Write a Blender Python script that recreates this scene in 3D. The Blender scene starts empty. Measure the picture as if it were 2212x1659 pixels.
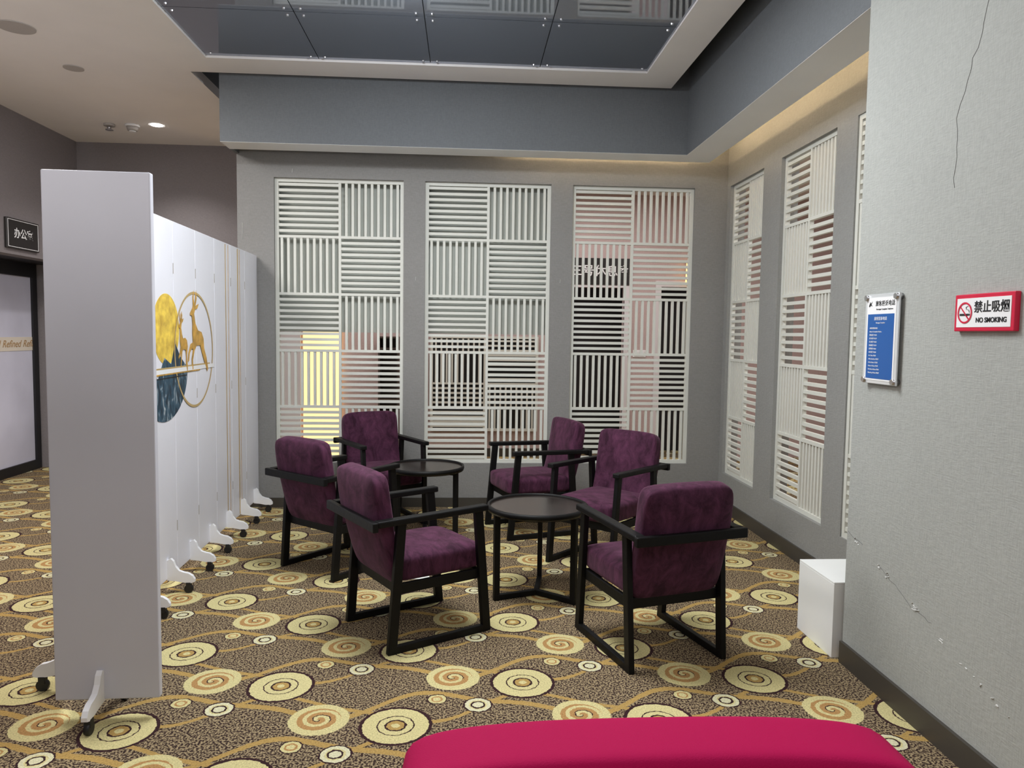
import bpy, bmesh, math, random
from mathutils import Vector, Matrix
random.seed(3)
SC=bpy.context.scene
COL=SC.collection
try:
    SC.view_settings.view_transform='Standard'
    SC.view_settings.look='None'
except Exception: pass

# ------------------------------------------------------------------ materials
def new_mat(name):
    m=bpy.data.materials.new(name); m.use_nodes=True
    nt=m.node_tree; b=nt.nodes["Principled BSDF"]
    return m,nt,b
def mat(name,col,rough=.6,metal=0,emit=None,es=0,bump=0,bscale=60,var=0,vscale=3,sheen=0,spec=None,coat=0,trans=0):
    m,nt,b=new_mat(name)
    b.inputs['Base Color'].default_value=(*col,1)
    b.inputs['Roughness'].default_value=rough
    b.inputs['Metallic'].default_value=metal
    if spec is not None: b.inputs['Specular IOR Level'].default_value=spec
    if coat: b.inputs['Coat Weight'].default_value=coat
    if trans: b.inputs['Transmission Weight'].default_value=trans
    if emit: 
        b.inputs['Emission Color'].default_value=(*emit,1); b.inputs['Emission Strength'].default_value=es
    if sheen:
        b.inputs['Sheen Weight'].default_value=sheen; b.inputs['Sheen Roughness'].default_value=.35
        b.inputs['Sheen Tint'].default_value=(min(1,col[0]*3+.3),min(1,col[1]*3+.2),min(1,col[2]*3+.3),1)
    tc=nt.nodes.new('ShaderNodeTexCoord')
    if bump:
        n=nt.nodes.new('ShaderNodeTexNoise'); n.inputs['Scale'].default_value=bscale; n.inputs['Detail'].default_value=3
        nt.links.new(tc.outputs['Object'],n.inputs['Vector'])
        bp=nt.nodes.new('ShaderNodeBump'); bp.inputs['Strength'].default_value=bump; bp.inputs['Distance'].default_value=.01
        nt.links.new(n.outputs['Fac'],bp.inputs['Height']); nt.links.new(bp.outputs['Normal'],b.inputs['Normal'])
    n2=nt.nodes.new('ShaderNodeTexNoise'); n2.inputs['Scale'].default_value=vscale; n2.inputs['Detail'].default_value=4
    nt.links.new(tc.outputs['Object'],n2.inputs['Vector'])
    r=nt.nodes.new('ShaderNodeValToRGB'); v=var if var else .02
    r.color_ramp.elements[0].position=.3; r.color_ramp.elements[1].position=.7
    r.color_ramp.elements[0].color=(*[max(0,c*(1-v)) for c in col],1)
    r.color_ramp.elements[1].color=(*[min(1,c*(1+v)) for c in col],1)
    nt.links.new(n2.outputs['Fac'],r.inputs['Fac']); nt.links.new(r.outputs['Color'],b.inputs['Base Color'])
    return m

def wallpaper(name,col,strength=.35):
    m,nt,b=new_mat(name); b.inputs['Roughness'].default_value=.75; b.inputs['Specular IOR Level'].default_value=.25
    g=nt.nodes.new('ShaderNodeTexCoord')
    def noise(scl,sc,det=2):
        mp=nt.nodes.new('ShaderNodeMapping'); mp.inputs['Scale'].default_value=scl
        nt.links.new(g.outputs['Object'],mp.inputs['Vector'])
        n=nt.nodes.new('ShaderNodeTexNoise'); n.inputs['Scale'].default_value=sc; n.inputs['Detail'].default_value=det
        nt.links.new(mp.outputs['Vector'],n.inputs['Vector']); return n
    a=noise((1,1,.25),160); c=noise((.3,.3,1.6),120); big=noise((1,1,1),1.2,4)
    ad=nt.nodes.new('ShaderNodeMath'); ad.operation='ADD'
    nt.links.new(a.outputs['Fac'],ad.inputs[0]); nt.links.new(c.outputs['Fac'],ad.inputs[1])
    bp=nt.nodes.new('ShaderNodeBump'); bp.inputs['Strength'].default_value=strength; bp.inputs['Distance'].default_value=.005
    nt.links.new(ad.outputs[0],bp.inputs['Height']); nt.links.new(bp.outputs['Normal'],b.inputs['Normal'])
    r=nt.nodes.new('ShaderNodeValToRGB')
    r.color_ramp.elements[0].position=.35; r.color_ramp.elements[1].position=.65
    r.color_ramp.elements[0].color=(*[k*.9 for k in col],1); r.color_ramp.elements[1].color=(*[min(1,k*1.1) for k in col],1)
    mx=nt.nodes.new('ShaderNodeMath'); mx.operation='MULTIPLY_ADD'; mx.inputs[1].default_value=.35; 
    nt.links.new(ad.outputs[0],mx.inputs[0])
    sb=nt.nodes.new('ShaderNodeMath'); sb.operation='MULTIPLY'; sb.inputs[1].default_value=.3
    nt.links.new(big.outputs['Fac'],sb.inputs[0]); nt.links.new(sb.outputs[0],mx.inputs[2])
    nt.links.new(mx.outputs[0],r.inputs['Fac']); nt.links.new(r.outputs['Color'],b.inputs['Base Color'])
    return m

def carpet():
    m,nt,b=new_mat("carpet"); b.inputs['Roughness'].default_value=.95; b.inputs['Specular IOR Level'].default_value=.1
    N=nt.nodes; Lk=nt.links
    def mth(op,a,b_=None,c=None,clamp=False):
        n=N.new('ShaderNodeMath'); n.operation=op; n.use_clamp=clamp
        for i,x in enumerate((a,b_,c)):
            if x is None: continue
            if isinstance(x,(int,float)): n.inputs[i].default_value=x
            else: Lk.new(x,n.inputs[i])
        return n.outputs[0]
    geo=N.new('ShaderNodeNewGeometry'); 
    wob=N.new('ShaderNodeTexNoise'); wob.inputs['Scale'].default_value=70; Lk.new(geo.outputs['Position'],wob.inputs['Vector'])
    sub=N.new('ShaderNodeVectorMath'); sub.operation='MULTIPLY_ADD'; Lk.new(wob.outputs['Color'],sub.inputs[0])
    sub.inputs[1].default_value=(.012,.012,0); Lk.new(geo.outputs['Position'],sub.inputs[2])
    sx=N.new('ShaderNodeSeparateXYZ'); Lk.new(sub.outputs[0],sx.inputs[0]); X,Y=sx.outputs[0],sx.outputs[1]
    P,Q=1.025,.67
    A=(.265,3.10); B=(A[0]-P/2,A[1]-Q/2)
    def off(c,o): return (c[0]+o[0],c[1]+o[1])
    def wrap(v,c,per):
        t=mth('SUBTRACT',v,c-per/2); t=mth('FLOORED_MODULO',t,per); return mth('SUBTRACT',t,per/2)
    def local(c): return wrap(X,c[0],P),wrap(Y,c[1],Q)
    def dist2(c):
        x,y=local(c); return mth('SQRT',mth('ADD',mth('MULTIPLY',x,x),mth('MULTIPLY',y,y)))
    def dist(o):
        return mth('MINIMUM',dist2(off(A,o)),dist2(off(B,o)))
    def inside(d,r): return mth('LESS_THAN',d,r)
    def mix(base,col,fac):
        n=N.new('ShaderNodeMix'); n.data_type='RGBA'
        Lk.new(fac,n.inputs[0])
        if isinstance(base,tuple): n.inputs[6].default_value=(*base,1)
        else: Lk.new(base,n.inputs[6])
        if isinstance(col,tuple): n.inputs[7].default_value=(*col,1)
        else: Lk.new(col,n.inputs[7])
        return n.outputs[2]
    sp=N.new('ShaderNodeTexNoise'); sp.inputs['Scale'].default_value=120; sp.inputs['Detail'].default_value=1
    Lk.new(geo.outputs['Position'],sp.inputs['Vector'])
    rp=N.new('ShaderNodeValToRGB'); e=rp.color_ramp.elements
    e[0].position=.46; e[0].color=(.045,.026,.022,1); e[1].position=.55; e[1].color=(.38,.29,.17,1)
    Lk.new(sp.outputs['Fac'],rp.inputs['Fac'])
    col=rp.outputs['Color']
    DK=(.045,.02,.022); YL=(.66,.58,.29); OC=(.46,.30,.10); CR=(.70,.66,.44); OR=(.46,.26,.10)
    def vein(c,a1,ph1,a2,ph2,y0,w):
        k=2*math.pi/P
        s1=mth('MULTIPLY',mth('SINE',mth('MULTIPLY_ADD',X,k,ph1-k*c[0])),a1)
        s2=mth('MULTIPLY',mth('SINE',mth('MULTIPLY_ADD',X,2*k,ph2-2*k*c[0])),a2)
        yy=mth('SUBTRACT',mth('SUBTRACT',Y,s1),s2)
        return mth('LESS_THAN',mth('ABSOLUTE',wrap(yy,c[1]+y0,Q)),w)
    for c in (A,B):
        for (a1,p1,a2,p2,y0,w) in ((.085,.4,.03,1.0,.16,.017),(-.10,1.2,.025,2.2,.13,.012)):
            col=mix(col,OC,vein(c,a1,p1,a2,p2,y0,w))
    d=dist((0,0))
    for r,cc in ((.140,DK),(.127,YL),(.072,DK),(.067,YL),(.042,DK),(.034,OC),(.016,YL)):
        col=mix(col,cc,inside(d,r))
    for c in (A,B):
        cc=off(c,(-.30,.055)); x,y=local(cc)
        d=mth('SQRT',mth('ADD',mth('MULTIPLY',x,x),mth('MULTIPLY',y,y)))
        ang=mth('ARCTAN2',y,x)
        col=mix(col,YL,inside(d,.116))
        ph=mth('FLOORED_MODULO',mth('ADD',mth('DIVIDE',ang,2*math.pi),mth('MULTIPLY',d,24.)),1.0)
        band=mth('LESS_THAN',ph,.60)
        col=mix(col,OR,mth('MULTIPLY',band,inside(d,.084)))
        line=mth('MULTIPLY',mth('LESS_THAN',mth('ABSOLUTE',mth('SUBTRACT',ph,.06)),.06),inside(d,.046))
        col=mix(col,DK,line)
    d=dist((.317,.148))
    for r,cc in ((.060,DK),(.053,CR),(.037,YL),(.030,DK),(.022,CR)):
        col=mix(col,cc,inside(d,r))
    d=dist((.15,.20))
    for r,cc in ((.042,DK),(.037,YL),(.024,OR),(.016,YL)):
        col=mix(col,cc,inside(d,r))
    p2=N.new('ShaderNodeTexNoise'); p2.inputs['Scale'].default_value=160; p2.inputs['Detail'].default_value=2; Lk.new(geo.outputs['Position'],p2.inputs['Vector'])
    rr=N.new('ShaderNodeValToRGB'); rr.color_ramp.elements[0].position=.3; rr.color_ramp.elements[0].color=(.68,.68,.68,1); rr.color_ramp.elements[1].position=.65; rr.color_ramp.elements[1].color=(1.05,1.05,1.05,1)
    Lk.new(p2.outputs['Fac'],rr.inputs['Fac'])
    mu=N.new('ShaderNodeMix'); mu.data_type='RGBA'; mu.blend_type='MULTIPLY'; mu.inputs[0].default_value=1
    Lk.new(col,mu.inputs[6]); Lk.new(rr.outputs['Color'],mu.inputs[7])
    Lk.new(mu.outputs[2],b.inputs['Base Color'])
    bp=N.new('ShaderNodeBump'); bp.inputs['Strength'].default_value=.5; bp.inputs['Distance'].default_value=.006
    Lk.new(p2.outputs['Fac'],bp.inputs['Height']); Lk.new(bp.outputs['Normal'],b.inputs['Normal'])
    return m

def velvet(name,c1,c2):
    m,nt,b=new_mat(name); b.inputs['Roughness'].default_value=.85; b.inputs['Specular IOR Level'].default_value=.2
    b.inputs['Sheen Weight'].default_value=.2; b.inputs['Sheen Roughness'].default_value=.4; b.inputs['Sheen Tint'].default_value=(.85,.5,.65,1)
    tc=nt.nodes.new('ShaderNodeTexCoord')
    mp=nt.nodes.new('ShaderNodeMapping'); mp.inputs['Scale'].default_value=(1,1.6,.6); nt.links.new(tc.outputs['Object'],mp.inputs['Vector'])
    n=nt.nodes.new('ShaderNodeTexNoise'); n.inputs['Scale'].default_value=14; n.inputs['Detail'].default_value=7; n.inputs['Roughness'].default_value=.7; n.inputs['Distortion'].default_value=.6
    nt.links.new(mp.outputs['Vector'],n.inputs['Vector'])
    r=nt.nodes.new('ShaderNodeValToRGB'); r.color_ramp.elements[0].position=.35; r.color_ramp.elements[1].position=.68
    r.color_ramp.elements[0].color=(*c1,1); r.color_ramp.elements[1].color=(*c2,1)
    nt.links.new(n.outputs['Fac'],r.inputs['Fac']); nt.links.new(r.outputs['Color'],b.inputs['Base Color'])
    f=nt.nodes.new('ShaderNodeTexNoise'); f.inputs['Scale'].default_value=260
    nt.links.new(tc.outputs['Object'],f.inputs['Vector'])
    bp=nt.nodes.new('ShaderNodeBump'); bp.inputs['Strength'].default_value=.25; bp.inputs['Distance'].default_value=.003
    nt.links.new(f.outputs['Fac'],bp.inputs['Height']); nt.links.new(bp.outputs['Normal'],b.inputs['Normal'])
    return m

M_carpet=carpet()
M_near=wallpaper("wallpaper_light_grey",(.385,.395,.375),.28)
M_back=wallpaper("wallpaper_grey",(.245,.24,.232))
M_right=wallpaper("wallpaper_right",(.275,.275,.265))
M_bulk=wallpaper("wallpaper_dark",(.150,.160,.170),.2)
M_purple=wallpaper("wallpaper_mauve",(.235,.212,.218))
M_pink=wallpaper("wallpaper_pink",(.56,.43,.42),.5)
M_ceil=mat("ceiling_paint",(.84,.81,.80),.8,bump=.05,bscale=20)
M_soff=mat("soffit_paint",(.78,.78,.78),.7)
def mirror_mat():
    m,nt,b=new_mat("dark_ceiling_glass")
    b.inputs['Base Color'].default_value=(.14,.155,.185,1); b.inputs['Roughness'].default_value=.38
    b.inputs['Specular IOR Level'].default_value=.5
    g=nt.nodes.new('ShaderNodeBsdfGlossy'); g.inputs['Color'].default_value=(.50,.53,.60,1); g.inputs['Roughness'].default_value=.03
    n=nt.nodes.new('ShaderNodeTexNoise'); n.inputs['Scale'].default_value=2
    r=nt.nodes.new('ShaderNodeMapRange'); r.inputs['To Min'].default_value=.5; r.inputs['To Max'].default_value=.62
    nt.links.new(n.outputs['Fac'],r.inputs['Value'])
    x=nt.nodes.new('ShaderNodeMixShader'); nt.links.new(r.outputs[0],x.inputs[0]); nt.links.new(b.outputs[0],x.inputs[1]); nt.links.new(g.outputs[0],x.inputs[2])
    nt.links.new(x.outputs[0],nt.nodes['Material Output'].inputs['Surface']); return m
M_mirror=mirror_mat()
M_seam=mat("glass_seam",(.015,.016,.02),.4)
M_btn=mat("steel_button",(.6,.6,.62),.3,metal=1)
M_base=mat("baseboard_dark",(.055,.048,.04),.45)
M_lat=mat("lattice_cream",(.66,.665,.61),.55,bump=.1,bscale=30)
M_latp=mat("lattice_cream_back",(.46,.48,.44),.6)
M_screen=mat("screen_white",(.80,.80,.87),.35,spec=.4)
M_screen_shade=mat("screen_white_shaded",(.60,.60,.67),.4,spec=.35)  # same white screen, front panel's shade put into the colour
M_foot=mat("foot_white",(.88,.88,.90),.4)
M_black=mat("black_wood",(.004,.0038,.004),.5,bump=.1,bscale=40,spec=.22)
M_top=mat("table_top_dark",(.018,.012,.010),.2,var=.4,vscale=6,spec=.45)
M_rubber=mat("caster_black",(.010,.010,.011),.5)
M_velvet=velvet("purple_velvet",(.028,.007,.018),(.100,.029,.066))
M_crim=mat("crimson_fabric",(.41,.002,.070),.8,bump=.15,bscale=400,spec=.15)
M_gold=mat("gold_print",(.72,.40,.06),.35,metal=.4,var=.4,vscale=14)
M_goldl=mat("gold_line",(.72,.52,.22),.35,metal=.5)
M_moon=mat("moon_gold",(.85,.52,.07),.5,var=.4,vscale=16)
def ink():
    m,nt,b=new_mat("ink_blue"); b.inputs['Roughness'].default_value=.5
    tc=nt.nodes.new('ShaderNodeTexCoord'); n=nt.nodes.new('ShaderNodeTexNoise'); n.inputs['Scale'].default_value=9; n.inputs['Detail'].default_value=8; n.inputs['Distortion'].default_value=1.6
    mp=nt.nodes.new('ShaderNodeMapping'); mp.inputs['Scale'].default_value=(1.8,1,.8); mp.inputs['Rotation'].default_value=(0,.7,0)
    nt.links.new(tc.outputs['Object'],mp.inputs['Vector']); nt.links.new(mp.outputs[0],n.inputs['Vector'])
    r=nt.nodes.new('ShaderNodeValToRGB'); e=r.color_ramp.elements
    e[0].position=.40; e[0].color=(.008,.025,.045,1); e[1].position=.72; e[1].color=(.42,.47,.50,1)
    k=e.new(.57); k.color=(.03,.085,.135,1)
    nt.links.new(n.outputs['Fac'],r.inputs['Fac']); nt.links.new(r.outputs['Color'],b.inputs['Base Color']); return m
M_blue=ink()
M_blk=mat("ink_black",(.01,.01,.012),.5)
M_wht=mat("print_white",(.85,.85,.86),.5)
M_red=mat("sign_red",(.62,.01,.05),.35)
M_bluep=mat("poster_blue",(.012,.10,.36),.3)
M_alu=mat("acrylic_silver",(.72,.74,.76),.2,metal=.3)
M_glass=mat("frosted_glass",(.62,.62,.74),.3,var=.15,vscale=1.2)
M_cream=mat("strip_cream",(.75,.68,.58),.5)
M_script=mat("script_gold",(.42,.25,.10),.5)
M_plaque=mat("plaque_dark",(.02,.018,.017),.3)
M_box=mat("box_white",(.86,.87,.86),.4)
M_drk=mat("dark_opening",(.012,.010,.010),.6)
M_doorw=mat("door_frame_white",(.74,.70,.72),.4)
M_warm=mat("warm_glow",(1,.8,.4),.5,emit=(1,.66,.27),es=1.3)
M_cove=mat("cove_strip",(1,.9,.7),.5,emit=(1,.74,.44),es=32)
M_lamp=mat("lamp_white",(1,1,1),.5,emit=(1,.98,.95),es=18)
M_shelf=mat("shelf_brown",(.05,.032,.025),.5)
M_light_spot=mat("light_spot_white",(.9,.9,.86),.6)
M_crack=mat("crack_dark",(.14,.14,.135),.8)
M_chip=mat("plaster_chip",(.75,.75,.73),.8)
M_plast=mat("plastic_grey",(.45,.42,.40),.5)

# ------------------------------------------------------------------ helpers
def obj_from_bm(name,bm,mats,smooth=False):
    me=bpy.data.meshes.new(name); bm.normal_update(); bm.to_mesh(me); bm.free()
    for m in (mats if isinstance(mats,(list,tuple)) else [mats]): me.materials.append(m)
    if smooth:
        for p in me.polygons: p.use_smooth=True
    o=bpy.data.objects.new(name,me); COL.objects.link(o); return o
def add_box(bm,lo,hi,mi=0):
    vs=[bm.verts.new((x,y,z)) for x in (lo[0],hi[0]) for y in (lo[1],hi[1]) for z in (lo[2],hi[2])]
    for f in ((0,1,3,2),(4,6,7,5),(0,4,5,1),(2,3,7,6),(0,2,6,4),(1,5,7,3)):
        fc=bm.faces.new([vs[i] for i in f]); fc.material_index=mi
def boxes(name,lst,mats,bevel=0):
    bm=bmesh.new()
    for b in lst: add_box(bm,b[0],b[1],b[2] if len(b)>2 else 0)
    bmesh.ops.recalc_face_normals(bm,faces=bm.faces)
    o=obj_from_bm(name,bm,mats)
    if bevel:
        md=o.modifiers.new("b",'BEVEL'); md.width=bevel; md.segments=2; md.limit_method='ANGLE'
    return o
def struct(o): o["kind"]="structure"; return o
def thing(o,label,cat,group=None):
    o["label"]=label; o["category"]=cat
    if group: o["group"]=group
    return o
def root(name,label,cat,loc=(0,0,0),rz=0,group=None):
    e=bpy.data.objects.new(name,None); e.empty_display_size=.1; COL.objects.link(e)
    e.location=loc; e.rotation_euler=(0,0,rz); return thing(e,label,cat,group)
def kid(o,p,label=None):
    o.parent=p
    if label: o["label"]=label
    return o
def beam(bm,p,q,w,h,up=Vector((0,0,1))):
    p=Vector(p); q=Vector(q); d=(q-p).normalized()
    s=d.cross(up)
    if s.length<1e-3: s=d.cross(Vector((0,1,0)))
    s.normalize(); u=s.cross(d).normalized()
    vs=[]
    for c in (p,q):
        for a,b in ((-1,-1),(1,-1),(1,1),(-1,1)):
            vs.append(bm.verts.new(c+s*(w/2*a)+u*(h/2*b)))
    for f in ((3,2,1,0),(4,5,6,7),(0,1,5,4),(1,2,6,5),(2,3,7,6),(3,0,4,7)): bm.faces.new([vs[i] for i in f])
def beams(name,lst,m,bevel=.003):
    bm=bmesh.new()
    for b in lst: beam(bm,*b)
    bmesh.ops.recalc_face_normals(bm,faces=bm.faces)
    o=obj_from_bm(name,bm,m)
    md=o.modifiers.new("b",'BEVEL'); md.width=bevel; md.segments=2; md.limit_method='ANGLE'
    return o
def cushion(name,dims,m,puff=.012,bev=.03,cuts=9,fn=None):
    bm=bmesh.new(); bmesh.ops.create_cube(bm,size=2)
    bmesh.ops.subdivide_edges(bm,edges=bm.edges,cuts=cuts,use_grid_fill=True)
    for v in bm.verts:
        x,y,z=v.co
        fx=(1-x*x)**.5 if abs(x)<1 else 0; fy=(1-y*y)**.5 if abs(y)<1 else 0; fz=(1-z*z)**.5 if abs(z)<1 else 0
        X=x*dims[0]/2; Y=y*dims[1]/2; Z=z*dims[2]/2
        r=bev; hx,hy,hz=[d/2-r for d in dims]
        c=Vector((max(-hx,min(hx,X)),max(-hy,min(hy,Y)),max(-hz,min(hz,Z))))
        d=Vector((X,Y,Z))-c
        if d.length>1e-6:
            mx=max(abs(d.x),abs(d.y),abs(d.z)); d=d.normalized()*mx
        p=c+d
        if abs(z)>.999: p.z+=math.copysign(puff*fx*fy,z)
        if abs(y)>.999: p.y+=math.copysign(puff*fx*fz,y)
        if abs(x)>.999: p.x+=math.copysign(puff*.5*fy*fz,x)
        if fn: p=fn(p)
        v.co=p
    o=obj_from_bm(name,bm,m,True)
    md=o.modifiers.new("s",'SUBSURF'); md.levels=1; md.render_levels=1
    return o
def cyl(name,r,h,m,seg=40,loc=(0,0,0),r2=None,rot=None,bevel=0):
    bm=bmesh.new(); bmesh.ops.create_cone(bm,cap_ends=True,segments=seg,radius1=r,radius2=r if r2 is None else r2,depth=h)
    o=obj_from_bm(name,bm,m); o.location=loc
    for p in o.data.polygons:
        if len(p.vertices)==4: p.use_smooth=True
    if rot: o.rotation_euler=rot
    if bevel:
        md=o.modifiers.new("b",'BEVEL'); md.width=bevel; md.segments=3; md.limit_method='ANGLE'
    return o
def flat(name,pts,m,thick=.002):
    bm=bmesh.new(); vs=[bm.verts.new((p[0],0,p[1])) for p in pts]; f=bm.faces.new(vs)
    r=bmesh.ops.extrude_face_region(bm,geom=[f])
    for v in [g for g in r['geom'] if isinstance(g,bmesh.types.BMVert)]: v.co.y-=thick
    bmesh.ops.recalc_face_normals(bm,faces=bm.faces)
    bmesh.ops.triangulate(bm,faces=bm.faces)
    return obj_from_bm(name,bm,m)
def ringflat(name,r1,r2,m,thick=.002,seg=64,c=(0,0)):
    bm=bmesh.new()
    for i in range(seg):
        a,b=2*math.pi*i/seg,2*math.pi*(i+1)/seg
        q=[(c[0]+r*math.cos(t),-thick,c[1]+r*math.sin(t)) for r,t in ((r1,a),(r2,a),(r2,b),(r1,b))]
        bm.faces.new([bm.verts.new(p) for p in q])
        if thick>.003:
            for rr in (r2,):
                q=[(c[0]+rr*math.cos(t),y,c[1]+rr*math.sin(t)) for t,y in ((a,-thick),(a,0),(b,0),(b,-thick))]
                bm.faces.new([bm.verts.new(p) for p in q])
    return obj_from_bm(name,bm,m)
def text(name,body,size,m,loc,rot=(math.pi/2,0,0),sx=1,align='CENTER',ext=.0006,shear=0,bold=0):
    cu=bpy.data.curves.new(name,'FONT'); cu.body=body; cu.size=size; cu.align_x=align; cu.align_y='CENTER'; cu.extrude=ext; cu.shear=shear; cu.offset=bold
    t=bpy.data.objects.new(name,cu); COL.objects.link(t)
    dg=bpy.context.evaluated_depsgraph_get(); me=bpy.data.meshes.new_from_object(t.evaluated_get(dg))
    bpy.data.objects.remove(t); bpy.data.curves.remove(cu)
    me.materials.clear(); me.materials.append(m)
    o=bpy.data.objects.new(name,me); COL.objects.link(o); o.location=loc; o.rotation_euler=rot; o.scale=(sx,1,1)
    return o
def clone(o,loc=None,rz=None,parent=None):
    c=o.copy(); COL.objects.link(c)
    if parent: c.parent=parent
    if loc is not None: c.location=loc
    if rz is not None: c.rotation_euler=(0,0,rz)
    for k in list(o.children): clone(k,parent=c)
    return c

# ------------------------------------------------------------------ room shell
struct(boxes("floor",[((-7,-3,-.1),(7,12,0))],M_carpet))
BY=6.35
Z0,Z1=.38,2.77
PX=[(-1.60,-.53),(-.35,.715),(.90,1.955)]
wb=[((-1.90,BY,0),(2.40,BY+.14,Z0)),((-1.90,BY,Z1),(2.40,BY+.14,3.9))]
xs=[-1.90]+[v for p in PX for v in p]+[2.40]
for i in range(0,len(xs),2): wb.append(((xs[i],BY,Z0),(xs[i+1],BY+.14,Z1)))
struct(boxes("wall_back",wb,M_back))
RX=2.24; RZ0,RZ1=.32,2.78
RY=[(5.57,6.27,.028),(4.46,5.25,.028),(3.42,4.22,.010)]
wr=[((RX,3.0,0),(RX+.13,BY,RZ0)),((RX,3.0,RZ1),(RX+.13,BY,3.9))]
ys=[3.0,3.42,4.22,4.46,5.25,5.57,6.27,BY]
for i in range(0,len(ys),2): wr.append(((RX,ys[i],RZ0),(RX+.13,ys[i+1],RZ1)))
struct(boxes("wall_right",wr,M_right))
near=struct(boxes("wall_right_near",[((1.76,-3,0),(2.40,3.25,3.9))],M_near))
struct(boxes("wall_left",[((-4.25,-3,0),(-4.1,4.6,3.45)),((-4.25,4.6,2.16),(-4.1,8.2,3.45)),((-4.25,8.12,0),(-4.1,8.2,2.16))],M_purple))
struct(boxes("wall_left_back",[((-4.8,8.2,0),(-2.35,8.32,3.45)),((-2.47,8.32,0),(-2.35,9.0,3.45))],M_purple))
struct(boxes("wall_left_recess",[((-4.9,4.4,0),(-4.62,8.2,2.6)),((-4.62,4.4,0),(-4.25,4.6,2.6)),((-4.62,4.4,2.16),(-4.25,8.2,2.3))],M_drk))
struct(boxes("wall_far",[((-2.35,9.0,0),(1.28,9.12,3.3)),((1.28,9.0,2.08),(1.93,9.12,3.3)),((1.93,9.0,0),(2.38,9.12,3.3)),((2.38,9.0,2.1),(2.95,9.12,3.3)),((2.95,9.0,0),(5.6,9.12,3.3)),
   ((1.2,9.5,0),(3.1,9.55,2.3),1)],[M_pink,M_drk]))
struct(boxes("wall_far_right",[((5.2,2.0,0),(5.32,9.0,3.3)),((2.4,1.9,0),(5.3,2.0,3.3))],M_pink))
struct(boxes("ceiling_corridor",[((-1.90,BY+.14,3.2),(5.3,8.2,3.25)),((-2.35,8.2,3.2),(5.3,9.0,3.25)),((RX+.13,2.0,3.2),(5.3,BY+.14,3.25))],M_ceil))
cz=3.45
struct(boxes("ceiling",[((-4.25,-3,cz),(-1.88,5.9,cz+.08)),((-4.8,5.9,cz),(-2.10,8.3,cz+.08)),((-1.88,5.59,cz),(1.60,5.9,cz+.08)),((1.33,-3,cz),(1.60,5.59,cz+.08))],M_ceil))
struct(boxes("ceiling_upper",[((-4.8,-3,3.9),(2.5,8.3,3.95)),((-2.13,5.9,cz+.08),(-2.10,8.3,3.9)),((-4.25,-3,cz+.08),(-4.2,8.3,3.9)),((-2.1,8.2,3.2),(-1.9,8.25,3.9))],M_bulk))
struct(boxes("ceiling_bulkhead",[((-1.91,5.965,2.955),(1.79,6.0,3.9)),((1.76,3.25,2.955),(1.79,5.965,3.9)),((-1.91,6.0,2.955),(-1.88,BY,3.9))],M_bulk))
struct(boxes("trim_1",[((-1.909,5.967,2.953),(2.02,6.2,2.985)),((1.762,3.25,2.953),(2.02,5.967,2.985))],M_soff))
struct(boxes("trim_2",[((-1.88,6.0,3.18),(2.24,BY,3.2)),((1.79,3.25,3.18),(2.24,6.0,3.2))],M_soff))
bl=[]; xsn=[-1.88+.8025*i for i in range(5)]; ysn=[5.59-.8*i for i in range(9)]
for i in range(4):
    for j in range(8):
        bl.append(((xsn[i]+.003,ysn[j+1]+.003,3.466),(xsn[i+1]-.003,ysn[j]-.003,3.476)))
struct(boxes("ceiling_glass",bl,M_mirror))
struct(boxes("ceiling_glass_backing",[((-1.875,-1,3.478),(1.325,5.585,3.496))],M_seam))
bm=bmesh.new()
for x in xsn[0:]:
    for y in ysn[:4]:
        for sx in (-.05,.05):
            for sy in (-.05,.05):
                px,py=x+sx,y+sy
                if -1.87<px<1.32 and py<5.58:
                    bmesh.ops.create_cone(bm,cap_ends=True,segments=12,radius1=.008,radius2=.010,depth=.008,matrix=Matrix.Translation((px,py,3.462)))
o=obj_from_bm("ceiling_glass_button",bm,M_btn); o["kind"]="structure"
struct(boxes("baseboard_near",[((1.745,-3,0),(1.76,3.25,.10))],M_base))
struct(boxes("baseboard_right",[((RX-.015,3.27,0),(RX,BY,.10))],M_base))
struct(boxes("baseboard_back",[((-1.90,BY-.015,0),(RX-.015,BY,.08))],M_base))
struct(boxes("baseboard_far",[((-2.35,8.985,0),(1.2,9.0,.1))],M_base))

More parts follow.
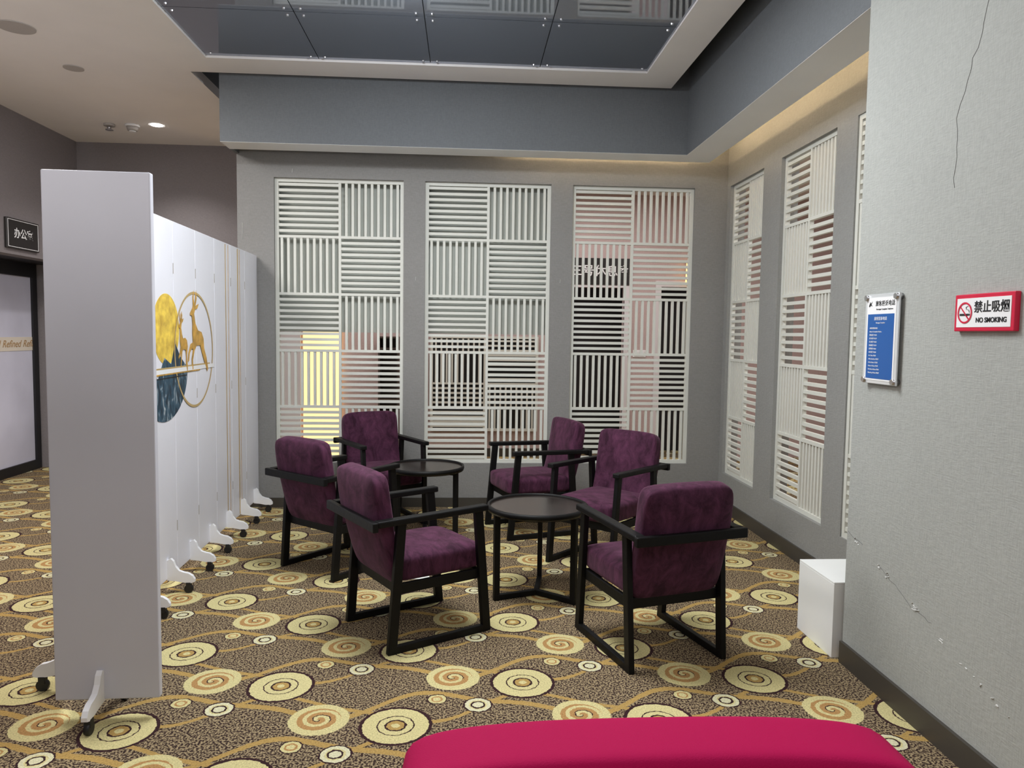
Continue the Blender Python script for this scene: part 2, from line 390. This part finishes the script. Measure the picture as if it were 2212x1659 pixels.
# ------------------------------------------------------------------ lattice panels
def lattice(w,h,cols=2,rows=5,n=10,label="",loc=(0,0,0),rz=0,backing=None,group="cream lattice screens set in the wall openings",start=0):
    r=root("lattice_screen",label,"lattice screen",loc,rz,group)
    f=.03
    fr=boxes("frame",[((0,0,0),(f,.035,h)),((w-f,0,0),(w,.035,h)),((f,0,0),(w-f,.035,f)),((f,0,h-f),(w-f,.035,h))]+
        [((w/2-.011,0.002,f),(w/2+.011,.033,h-f))]+
        [((f,0.002,h*k/rows-.011),(w/2-.011,.033,h*k/rows+.011)) for k in range(1,rows)]+[((w/2+.011,0.002,h*k/rows-.011),(w-f,.033,h*k/rows+.011)) for k in range(1,rows)],M_lat)
    kid(fr,r)
    sl=[]; cw,rh=w/cols,h/rows
    for j in range(rows):
        for i in range(cols):
            x0,x1=i*cw+.01,(i+1)*cw-.01; z1,z0=h-j*rh-.01,h-(j+1)*rh+.01
            x0=max(x0,f); x1=min(x1,w-f); z0=max(z0,f); z1=min(z1,h-f)
            if (i+j+start)%2==0:
                for k in range(1,n):
                    z=h-(j+1)*rh+rh*k/n; sl.append(((x0,.005,z-.0115),(x1,.030,z+.0115)))
            else:
                for k in range(1,n):
                    x=i*cw+cw*k/n; sl.append(((x-.0105,.006,z0),(x+.0105,.029,z1)))
    kid(boxes("slats",sl,M_lat),r)
    if backing:
        kid(boxes("backing_board",[((0.0,.085,backing),(w,.095,h))],M_latp),r,"pale board closing the upper part")
    return r
lattice(PX[0][1]-PX[0][0],Z1-Z0,label="cream slatted lattice screen, upper half backed, glowing doorway beyond",loc=(PX[0][0],BY+.03,Z0),backing=1.115)
lattice(PX[1][1]-PX[1][0],Z1-Z0,label="cream slatted lattice screen, upper half backed, dark window beyond",loc=(PX[1][0],BY+.03,Z0),backing=1.115)
lattice(PX[2][1]-PX[2][0],Z1-Z0,label="open cream slatted lattice screen, lounge doors visible through it",loc=(PX[2][0],BY+.03,Z0))
for (a,b,dp) in RY:
    lattice(b-a,RZ1-RZ0,n=9,label="narrow cream slatted lattice screen in the grey side wall",loc=(RX+dp,b,RZ0),rz=-math.pi/2)
lattice(1.3,1.15,cols=2,rows=2,label="small cream lattice over a dark window across the corridor",loc=(-.42,8.93,.32),group="small lattices across the corridor",start=1)
struct(boxes("window_1",[((-.42,8.97,.32),(.88,9.0,1.47))],M_drk))
lattice(1.6,1.3,cols=2,rows=2,label="small cream lattice over a dark window in the side room",loc=(5.13,6.2,.75),rz=-math.pi/2,group="small lattices across the corridor")
struct(boxes("window_2",[((5.17,4.6,.75),(5.2,6.2,2.05))],M_drk))
lattice(1.2,1.3,cols=2,rows=2,label="small cream lattice over a dark window by the side room corner",loc=(5.13,8.4,.55),rz=-math.pi/2,group="small lattices across the corridor")
struct(boxes("window_3",[((5.17,7.2,.55),(5.2,8.4,1.85))],M_drk))

def doorframe(name,x0,x1,z,y=9.0):
    return struct(boxes(name,[((x0-.07,y-.03,0),(x0,y+.02,z+.07)),((x1,y-.03,0),(x1+.07,y+.02,z+.07)),((x0,y-.03,z),(x1,y+.02,z+.07))],M_doorw))
doorframe("door_1",1.28,1.93,2.08); doorframe("door_2",2.38,2.95,2.1)
struct(boxes("door_3",[((-1.93,8.96,0),(-1.48,8.99,2.1))],M_warm))
struct(boxes("door_4",[((-2.33,8.95,0),(-1.96,8.99,2.1))],M_doorw))
sh=root("shelf_unit","dark brown open shelf against the pink wall","shelf",(-.9,8.85,0))
kid(boxes("side",[((-.12,-.12,0),(-.10,.12,1.45)),((.10,-.12,0),(.12,.12,1.45))],M_shelf),sh)
kid(boxes("shelf",[((-.10,-.12,z),(.10,.12,z+.02)) for z in (.1,.4,.7,1.0,1.3,1.43)]+[((-.1,.1,0),(.1,.12,1.43))],M_shelf),sh)
ls=root("room_sign","dark plaque with white Chinese lettering above the lounge door","sign",(1.62,8.99,2.27))
kid(boxes("plaque",[((-.38,-.03,-.16),(.38,0,.16))],M_plaque),ls)
kid(text("lettering","三号休息室",.145,M_wht,(0,-.031,0),bold=.0015),ls)
lm=root("wall_lamp","small warm glowing wall lamp on pink wallpaper","lamp",(2.72,8.99,2.28))
kid(boxes("back_plate",[((-.04,-.03,-.12),(.04,0,.12))],M_goldl),lm)
kid(cyl("lamp_shade",.07,.26,M_warm,loc=(0,-.10,0),r2=.06),lm)
sw=root("light_switch","white switch plate on pink wallpaper","switch",(2.13,9.0,1.28))
kid(boxes("plate",[((-.08,-.012,-.045),(.08,0,.045))],M_wht,.003),sw)
kid(boxes("rocker",[((-.06,-.018,-.03),(-.005,-.012,.03)),((.005,-.018,-.03),(.06,-.012,.03))],M_wht,.002),sw)

dr=root("glass_door","frosted glass door with black frame and printed strip","door",(-4.56,6.3,0),0)
kid(boxes("door_frame",[((-.03,-1.7,0),(.03,1.88,.10)),((-.03,-1.7,2.02),(.03,1.88,2.16)),((-.03,.0,.1),(.03,.09,2.02)),((-.03,1.80,.1),(.03,1.88,2.02)),((-.03,-1.7,.1),(.03,-1.62,2.02))],M_blk),dr)
kid(boxes("glass_pane",[((-.008,-1.62,.1),(.008,1.8,2.02))],M_glass),dr,"frosted lilac glass")
kid(boxes("printed_strip",[((.009,-1.62,1.26),(.012,1.8,1.40))],M_cream),dr,"cream strip with gold script")
for i in range(8):
    kid(text("lettering","Refined",.10,M_script,(.014,-.60+i*.34,1.33),rot=(math.pi/2,0,math.pi/2),shear=.35),dr)

os_=root("office_sign","black plaque with white border and Chinese lettering over the door","sign",(-4.1,7.17,2.345),math.pi/2)
kid(boxes("plaque",[((-.25,-.025,-.135),(.25,0,.135))],M_plaque,.004),os_)
kid(boxes("border",[((-.235,-.027,.118),(.235,-.025,.123)),((-.235,-.027,-.123),(.235,-.025,-.118)),((-.235,-.027,-.118),(-.23,-.025,.118)),((.23,-.027,-.118),(.235,-.025,.118))],M_wht),os_)
kid(text("lettering","办公室",.098,M_wht,(.0,-.027,0),bold=.0012),os_)

# ------------------------------------------------------------------ ceiling fittings
d=root("downlight","lit round recessed ceiling spotlight","light",(-2.97,7.44,cz))
kid(ringflat("trim_ring",.05,.075,M_wht,.004),d); d.children[0].rotation_euler=(-math.pi/2,0,0); d.children[0].location=(0,0,-.001)
kid(cyl("bulb",.05,.006,M_lamp,loc=(0,0,-.004)),d)
sd=root("smoke_detector","white round smoke detector on the ceiling","detector",(-3.21,7.47,cz))
kid(cyl("base",.065,.02,M_wht,loc=(0,0,-.01)),sd); kid(cyl("sensor",.045,.035,M_plast,loc=(0,0,-.037),r2=.055),sd); kid(cyl("cap",.03,.012,M_wht,loc=(0,0,-.06)),sd)
nz=root("sprinkler_head","small metal sprinkler head under the ceiling","sprinkler",(-3.42,7.46,cz))
kid(cyl("escutcheon",.05,.024,M_plast,loc=(0,0,-.009)),nz); kid(cyl("nozzle",.018,.04,M_btn,loc=(0,0,-.034)),nz); kid(cyl("deflector",.035,.006,M_btn,loc=(0,0,-.055)),nz)
for (nm,x,y,rr,lb) in (("ceiling_speaker",-2.94,5.16,.135,"large round grey ceiling speaker grille"),("ceiling_vent",-2.96,5.91,.085,"small round unlit recessed ceiling fitting")):
    s=root(nm,lb,"speaker" if rr>.1 else "light",(x,y,cz))
    g=kid(ringflat("rim",rr*.82,rr,M_ceil,.012),s); g.rotation_euler=(-math.pi/2,0,0)
    kid(cyl("grille",rr*.83,.006,M_plast,loc=(0,0,-.003)),s)

cv=boxes("cove_light",[((1.86,3.6,2.986),(1.89,6.1,3.000)),((.4,6.09,2.986),(1.86,6.12,3.000))],M_cove); thing(cv,"warm LED strip hidden in the ceiling cove","light")

# ------------------------------------------------------------------ folding screen
TH=.03; slope=math.atan(.10/3.46)
fs=root("folding_screen","white folding partition on casters with gold deer artwork","room divider",(-1.64,2.87,0),slope)
ZB,ZT=.08,2.12; PW=.385
for i in range(1,9):
    y0=i*PW
    p=boxes("panel",[((-TH,y0+.0015,ZB),(0,y0+PW-.0015,ZT))],M_screen,.003); kid(p,fs)
p=boxes("panel",[((-TH,0.0,ZB+.005),(0,.38,2.06))],M_screen,.003); p.location=(.128,.004,0); p.rotation_euler=(0,0,math.radians(19)); kid(p,fs)
kid(boxes("panel",[((.090,-.035,ZB),(.474,-.003,2.075))],M_screen_shade,.005),fs)
def wave(sign=1):
    pts=[(0,.19),(.02,.20),(.035,.185),(.045,.155),(.065,.13),(.09,.12),(.115,.115),(.138,.10),(.15,.08),(.15,.065),(.13,.058),(.09,.062),(.05,.07),(0,.075)]
    return [(p[0]*sign,p[1]) for p in pts]
def foot(parent,x,y,sign,rz=0):
    fo=flat("foot",wave(sign),M_foot,.022); fo.location=(x,y+.011,0); fo.rotation_euler=(0,0,rz); kid(fo,parent,"white scalloped foot bracket")
    cx=.115*sign
    c=cyl("caster",.024,.02,M_rubber,seg=24,rot=(math.pi/2,0,0),loc=(cx,-.011,.024)); kid(c,fo,"black caster wheel")
    s=boxes("caster_fork",[((cx-.014,-.024,.03),(cx+.014,.002,.062))],M_rubber,.003); kid(s,fo)
for i in range(9):
    foot(fs,0 if i else .060,i*PW+PW/2+.03,1)
    foot(fs,-TH if i else .028,i*PW+PW/2+.03,-1)
foot(fs,.27,-.035,1,-math.pi/2)
foot(fs,.27,-.003,1,math.pi/2)
for k in range(4,9):
    for z in (.35,1.1,1.85):
        kid(boxes("hinge",[((0,k*PW-.004,z-.03),(.002,k*PW+.004,z+.03))],M_plast),fs)
def art(name,pts,m,lift,label=None):
    o=flat(name,pts,m,.001); o.rotation_euler=(0,0,math.pi/2); o.location=(lift,0,0); return kid(o,fs,label)
OY=2.87
def circ(c,r,a0=0,a1=360,n=48):
    return [(c[0]+r*math.cos(math.radians(a0+(a1-a0)*i/n)),c[1]+r*math.sin(math.radians(a0+(a1-a0)*i/n))) for i in range(n+(0 if a1-a0==360 else 1))]
art("moon_print",circ((4.29-OY,1.50),.20),M_moon,.0005,"gold textured moon disc")
mt=[(3.95-OY,1.24),(4.05-OY,1.30),(4.15-OY,1.22),(4.25-OY,1.34),(4.35-OY,1.30),(4.42-OY,1.42),(4.50-OY,1.34),(4.62-OY,1.27)]+[(4.26-OY+.36*math.cos(math.radians(a)),1.27+.29*math.sin(math.radians(a))) for a in range(-4,-178,-8)]
art("mountain_print",mt,M_blue,.0015,"dark blue ink mountain half disc")
for (za,zb,m,ya,yb,l) in ((1.25,1.275,M_wht,4.0,5.14,.0026),(1.275,1.284,M_goldl,4.0,5.05,.0028),(1.242,1.25,M_gold,4.0,4.85,.0028),(1.222,1.228,M_blk,4.0,4.6,.0028)):
    art("band_print",[(ya-OY,za),(yb-OY,za),(yb-OY,zb),(ya-OY,zb)],m,l)
rg=ringflat("ring_print",.345,.360,M_goldl,.001,c=(0,0)); rg.rotation_euler=(0,0,math.pi/2); rg.location=(.0025,4.76-OY,1.375); kid(rg,fs,"thin gold circle")
deer=[(-.10,-.10),(-.085,-.02),(-.11,.05),(-.09,.10),(-.04,.12),(.02,.115),(.05,.15),(.07,.20),(.055,.235),(.02,.25),(.0,.275),(.03,.27),(.045,.262),(.035,.30),(.055,.33),(.06,.29),(.066,.262),(.085,.275),(.09,.32),(.105,.30),(.10,.262),(.09,.245),(.13,.215),(.135,.20),(.105,.20),(.10,.16),(.105,.10),(.09,.05),(.12,.0),(.155,-.03),(.15,-.045),(.11,-.025),(.075,.01),(.085,-.05),(.10,-.11),(.085,-.115),(.065,-.05),(.045,.02),(-.01,.03),(-.05,.02),(-.065,-.03),(-.06,-.10),(-.085,-.15),(-.10,-.15)]
leap=[(-.20,-.13),(-.17,-.06),(-.12,.00),(-.11,.06),(-.07,.10),(.0,.11),(.05,.15),(.075,.21),(.05,.235),(.01,.24),(-.02,.27),(.02,.262),(.045,.255),(.02,.30),(.03,.35),(.045,.30),(.062,.262),(.08,.30),(.075,.345),(.095,.31),(.092,.262),(.10,.245),(.145,.215),(.15,.20),(.115,.195),(.105,.15),(.11,.09),(.10,.04),(.15,.03),(.19,-.02),(.20,-.07),(.185,-.07),(.17,-.025),(.135,.0),(.10,.0),(.13,-.06),(.12,-.12),(.105,-.12),(.11,-.065),(.075,-.01),(.03,.02),(-.04,.02),(-.08,-.03),(-.13,-.09),(-.18,-.145)]
dg_=flat("deer_print",[(-p[0]*.95,p[1]*1.05) for p in leap],M_gold,.001); dg_.rotation_euler=(0,0,math.pi/2); dg_.location=(.0035,4.82-OY,1.38); kid(dg_,fs,"leaping gold deer")
dg2=flat("deer_print",[(-p[0]*.6,p[1]*.75) for p in deer],M_gold,.001); dg2.rotation_euler=(0,0,math.pi/2); dg2.location=(.0032,4.56-OY,1.36); kid(dg2,fs,"smaller gold deer")
for (ya,w) in ((5.43,.012),(5.50,.004),(5.74,.02),(5.80,.005)):
    art("line_print",[(ya-OY,ZB+.01),(ya-OY+w,ZB+.01),(ya-OY+w,ZT-.01),(ya-OY,ZT-.01)],M_goldl if w>.01 else M_gold,.0012)

# ------------------------------------------------------------------ armchair (purple)
GR="purple velvet armchairs around the tables"
ch=root("armchair","purple velvet armchair with black wooden sled frame","chair",(.90,3.49,0),0,GR)
AH=.65
for s in (-1,1):
    x=.2425*s
    kid(beams("leg",[((x,.262,.0),(x*1.02,.205,AH-.02),.028,.045,Vector((0,1,0)))],M_black),ch)
    kid(beams("leg",[((x,-.262,.0),(x*1.02,-.215,AH-.02),.028,.045,Vector((0,1,0)))],M_black),ch)
    kid(beams("sled_rail",[((x,-.262,.018),(x,.262,.018),.028,.036)],M_black),ch)
    kid(beams("armrest",[((x*1.05,.25,AH-.012),(x*1.05,-.345,AH-.022),.05,.03)],M_black,.006),ch)
kid(beams("back_rail",[((-.285,-.36,AH-.03),(.285,-.36,AH-.03),.028,.045)],M_black,.005),ch)
kid(beams("seat_frame",[((-.228,.215,.30),(.228,.215,.30),.03,.05),((-.228,-.215,.30),(.228,-.215,.30),.03,.05),((-.228,-.215,.30),(-.228,.215,.30),.02,.05),((.228,-.215,.30),(.228,.215,.30),.02,.05)],M_black),ch)
st=cushion("seat",(.46,.50,.125),M_velvet,.012,.03); st.location=(0,.01,.385); kid(st,ch)
bk=cushion("backrest",(.455,.095,.52),M_velvet,.014,.025,cuts=9,fn=lambda p:Vector((p.x,p.y*(1.0 if p.z>0 else .8)+.06*(p.z/.275)**2*.3,p.z)))
bk.location=(0,-.272,.577); bk.rotation_euler=(math.radians(12),0,0); kid(bk,ch)
def head(f): return math.atan2(f[1],f[0])-math.pi/2
ch.rotation_euler=(0,0,head((-.155,.515)))
specs=[((-.235,3.735),(.475,.29),None),((-.79,4.78),(.644,.765),None),((-.64,5.86),(.47,-.88),"purple velvet armchair with black frame facing out from the lattice wall"),((.51,5.60),(-.952,-.305),None),((.92,4.80),(-.70,-.71),"purple velvet armchair with black frame beside the near round table")]
for p,f,lb in specs:
    c=clone(ch,(p[0],p[1],0),head(f))
    if lb: c["label"]=lb
# ------------------------------------------------------------------ round tables
def table(loc,r,h,rz,label):
    t=root("round_table",label,"table",(loc[0],loc[1],0),rz,"dark round side tables")
    tp=cyl("table_top",r,.022,M_top,seg=72,loc=(0,0,h-.016)); kid(tp,t)
    bm=bmesh.new(); seg=72
    prof=[(r-.012,h-.006),(r-.012,h+.006),(r+.002,h+.006),(r+.004,h-.012),(r-.004,h-.030),(r-.014,h-.028)]
    rings=[[bm.verts.new((a*math.cos(2*math.pi*i/seg),a*math.sin(2*math.pi*i/seg),z)) for a,z in prof] for i in range(seg)]
    for i in range(seg):
        for k in range(len(prof)-1):
            bm.faces.new((rings[i][k],rings[i][k+1],rings[(i+1)%seg][k+1],rings[(i+1)%seg][k]))
    bmesh.ops.recalc_face_normals(bm,faces=bm.faces)
    kid(obj_from_bm("rim",bm,M_black,True),t)
    for a in (0,120,240):
        c,s=math.cos(math.radians(a)),math.sin(math.radians(a))
        kid(beams("leg",[((c*(r-.035),s*(r-.035),0),(c*(r-.035),s*(r-.035),h-.028),.028,.034,Vector((c,s,0)))],M_black),t)
    kid(beams("base_stretcher",[((0,0,.018),(math.cos(math.radians(a))*(r-.035),math.sin(math.radians(a))*(r-.035),.018),.03,.03) for a in (0,120,240)],M_black),t)
    kid(beams("top_support",[((0,0,h-.04),(math.cos(math.radians(a))*(r-.035),math.sin(math.radians(a))*(r-.035),h-.04),.03,.025) for a in (0,120,240)],M_black),t)
table((.42,4.17),.285,.525,math.radians(200),"round dark wooden side table with black three-legged frame")
table((-.28,5.42),.275,.525,math.radians(215),"round dark wooden side table between the rear armchairs")

# ------------------------------------------------------------------ crimson armchair
so=root("crimson_sofa_chair","crimson upholstered lounge chair, rounded back top","armchair",(.335,.75,0),0)
def crown(p): 
    return Vector((p.x,p.y,p.z-(.022*(p.x/.44)**4+.008*(p.x/.44)**2 if p.z>0 else 0)))
b=cushion("backrest",(.875,.16,.60),M_crim,.004,.028,14,crown); b.location=(0,.445,.523); kid(b,so)
b=cushion("back_cushion",(.80,.12,.50),M_crim,.01,.035,10,lambda p:Vector((p.x,p.y,p.z-(.02*(p.x/.4)**4 if p.z>0 else 0)))); b.location=(0,.315,.53); kid(b,so)
s=cushion("seat",(.66,.50,.18),M_crim,.015,.04); s.location=(0,.0,.36); kid(s,so)
for k in (-1,1):
    a=cushion("armrest",(.12,.60,.42),M_crim,.006,.04); a.location=(k*.37,.02,.36); kid(a,so)
kid(boxes("base",[((-.40,-.24,.10),(.40,.48,.23))],M_crim,.02),so)
for x in (-.36,.36):
    for y in (-.2,.44):
        kid(cyl("leg",.016,.10,M_black,seg=16,loc=(x,y,.05),r2=.022),so)

# ------------------------------------------------------------------ white box
wb_=root("display_plinth","plain white box plinth against the side wall","box",(1.99,3.47,0))
kid(boxes("body",[((-.26,-.18,0),(.23,.18,.352))],M_box,.002),wb_)
kid(boxes("lid",[((-.26,-.18,.352),(.23,.18,.362))],M_box,.002),wb_)

# ------------------------------------------------------------------ signs on near wall
ns=root("no_smoking_sign","red framed white no smoking sign with Chinese and English","sign",(1.76,2.405,1.595),-math.pi/2)
kid(boxes("border_board",[((-.145,-.02,-.064),(.145,0,.064))],M_red,.003),ns)
kid(boxes("white_panel",[((-.131,-.0215,-.050),(.131,-.02,.050))],M_wht),ns)
rr=kid(ringflat("prohibition_ring",.031,.037,M_red,.0008,c=(0,0)),ns); rr.location=(-.088,-.0225,.0)
kid(beams("prohibition_bar",[((-.088-.023,-.0236,.023),(-.088+.023,-.0236,-.023),.001,.006,Vector((0,1,0)))],M_red,.0002),ns)
kid(boxes("cigarette",[((-.114,-.0228,-.010),(-.070,-.0222,-.003)),((-.068,-.0228,-.010),(-.066,-.0222,-.003)),((-.064,-.0228,-.010),(-.062,-.0222,-.003))],M_blk),ns)
sm=[((-.064,0,.0),(-.068,0,.010)),((-.068,0,.010),(-.080,0,.012)),((-.080,0,.012),(-.082,0,.020)),((-.082,0,.020),(-.072,0,.023))]
kid(beams("smoke",[((a[0],-.0226,a[2]),(b_[0],-.0226,b_[2]),.0005,.002,Vector((0,1,0))) for a,b_ in sm],M_blk,.0001),ns)
kid(text("lettering","禁止吸烟",.042,M_blk,(.042,-.0222,.016),bold=.0006),ns)
kid(text("lettering","NO SMOKING",.023,M_blk,(.042,-.0222,-.027),bold=.0006),ns)

nb=root("notice_board","acrylic framed blue complaint telephone notice","notice",(1.76,3.015,1.50),-math.pi/2)
kid(boxes("acrylic_plate",[((-.125,-.022,-.19),(.125,-.014,.19))],M_alu,.002),nb,"clear silvery acrylic plate")
kid(boxes("white_sheet",[((-.108,-.0235,-.175),(.108,-.022,.175))],M_wht),nb)
kid(boxes("blue_sheet",[((-.098,-.0245,-.168),(.098,-.0235,.105))],M_bluep),nb)
for x in (-.11,.11):
    for z in (-.175,.175):
        kid(cyl("standoff",.012,.032,M_btn,seg=20,loc=(x,-.016,z),rot=(math.pi/2,0,0)),nb,"steel standoff screw")
kid(text("lettering","旅客投诉电话",.024,M_blk,(.028,-.0237,.148),bold=.0003),nb)
kid(text("lettering","Passenger Complaint Telephone",.0095,M_blk,(.025,-.0237,.125)),nb)
kid(text("lettering","旅客投诉电话",.016,M_wht,(0,-.0247,.085)),nb)
kid(text("lettering","Passenger Complaint",.008,M_wht,(0,-.0247,.068)),nb)
lg=flat("logo",[(-.095,.140),(-.085,.158),(-.080,.150),(-.068,.160),(-.076,.146),(-.066,.138),(-.08,.142),(-.09,.135)],M_blk,.0006); lg.location=(0,-.0237,0); kid(lg,nb,"small bird-like emblem")
for i,tx in enumerate(["本机场投诉电话：","Airport Complaint Hotline","国际航空 95583","南方航空 95539","东方航空 95530","海南航空 95339","深圳航空 95361","山东航空 95369","Air China 95583","China Southern 95539","China Eastern 95530","Hainan Airlines 95339","Shenzhen Airlines 95361","Shandong Airlines 95369"]):
    kid(text("lettering",tx,.0085,M_wht,(-.08,-.0247,.045-i*.0145),align='LEFT'),nb)

def strip(name,pts,m,w):
    L_=[((1.7595,a[0],a[1]),(1.7595,b_[0],b_[1]),.0012,w,Vector((1,0,0))) for a,b_ in zip(pts[:-1],pts[1:])]
    o=beams(name,L_,m,.0001); kid(o,near); return o
random.seed(5)
def jag(pts,n,amp):
    out=[pts[0]]
    for a,b_ in zip(pts[:-1],pts[1:]):
        for i in range(1,n+1):
            t=i/n; out.append((a[0]+(b_[0]-a[0])*t+random.uniform(-amp,amp),a[1]+(b_[1]-a[1])*t+random.uniform(-amp,amp)))
    return out
strip("crack",jag([(2.50,3.15),(2.42,2.85),(2.52,2.55),(2.62,2.30),(2.62,2.05)],7,.008),M_crack,.0015)
strip("crack",jag([(3.24,.62),(3.12,.59)],4,.005),M_crack,.0015)
strip("crack",jag([(2.98,.54),(2.75,.45),(2.62,.43)],6,.006),M_crack,.0009)
for i in range(40):
    t=random.choice((random.uniform(0,.08),random.uniform(.2,.3),random.uniform(.45,.5),random.uniform(.6,1))); y=3.2-t*1.0; z=.61-t*.33+random.uniform(-.010,.010)
    L_=[((1.7593,y,z),(1.7593,y-random.uniform(.004,.018),z+random.uniform(-.006,.006)),.001,random.uniform(.003,.010),Vector((1,0,0)))]
    kid(beams("plaster_chip",L_,M_chip,.0001),near)
for (x,z,s_) in ((-1.86,2.35,.03),(-.43,1.95,.012),(.80,1.95,.012),(-1.45,2.82,.012)):
    o=beams("plaster_chip",[((x,BY-.0005,z-s_*3 if s_>.02 else z-.01),(x+.004,BY-.0005,z+.01+s_),.001,.008,Vector((0,1,0)))],M_chip,.0001); kid(o,bpy.data.objects["wall_back"])
pp=boxes("light_spot_card",[((-.06,-.05,0.001),(.06,.05,.003))],M_light_spot); pp.location=(-.27,4.50,0); thing(pp,"small white card standing in for a light spot on the carpet","light spot")  # added white card, stands in for a spot of light on the carpet

# ------------------------------------------------------------------ lights
def area(name,loc,rot,sx,sy,p,col=(1,1,1)):
    l=bpy.data.lights.new(name,'AREA'); l.shape='RECTANGLE'; l.size=sx; l.size_y=sy; l.energy=p; l.color=col
    o=bpy.data.objects.new(name,l); COL.objects.link(o); o.location=loc; o.rotation_euler=rot; return o
area("lamp_main",(-.1,3.6,3.40),(0,0,0),1.4,1.0,100,(.96,.99,1))
area("lamp_rear",(0.4,.3,3.35),(math.radians(8),0,0),1.6,1.2,32,(1,.98,.96))
area("lamp_left",(-3.0,4.4,3.40),(0,0,0),1.0,1.5,92,(1,.97,.94))
area("fill_up",(-2.2,.9,2.35),(math.radians(180-32),0,0),2.6,1.0,42,(1,.97,.95))  # unseen upward fill added to brighten ceiling and bulkhead
area("lamp_corridor",(0.6,7.8,3.15),(0,0,0),3.5,.7,48,(1,.93,.90))
area("lamp_side_room",(3.7,5.0,3.15),(0,0,0),1.2,3.5,64,(1,.95,.92))
sp=bpy.data.lights.new("spot",'SPOT'); sp.energy=70; sp.spot_size=math.radians(120); sp.spot_blend=.8; sp.shadow_soft_size=.05; sp.color=(1,.97,.93)
o=bpy.data.objects.new("spot",sp); COL.objects.link(o); o.location=(-2.97,7.44,3.42)
pl=bpy.data.lights.new("glass_glow_fill",'POINT'); pl.energy=34; pl.shadow_soft_size=.04; pl.color=(.88,.94,1)  # unseen point light added out of frame to make a glow on the glass
o=bpy.data.objects.new("glass_glow_fill",pl); COL.objects.link(o); o.location=(-.34,4.16,3.36)
w=bpy.data.worlds.new("w"); SC.world=w; w.use_nodes=True
w.node_tree.nodes["Background"].inputs[0].default_value=(.85,.9,1,1); w.node_tree.nodes["Background"].inputs[1].default_value=.38

# ------------------------------------------------------------------ camera
F=1600.0
R=Matrix(((.998,-.0094,-.063),(-.0622,.0681,-.9957),(.0137,.9976,.0674)))
ya=Vector((R[0][0],R[1][0],R[2][0])).normalized(); yb=Vector((R[0][1],R[1][1],R[2][1])); yb=(yb-ya*yb.dot(ya)).normalized(); yc=ya.cross(yb)
R=Matrix((ya,yb,yc)).transposed()
cd=bpy.data.cameras.new("camera"); cd.sensor_width=36; cd.lens=F/2212*36; cd.clip_start=.05
co=bpy.data.objects.new("camera",cd); COL.objects.link(co)
co.matrix_world=Matrix.Translation((0,0,1.5))@R.to_4x4()
SC.camera=co
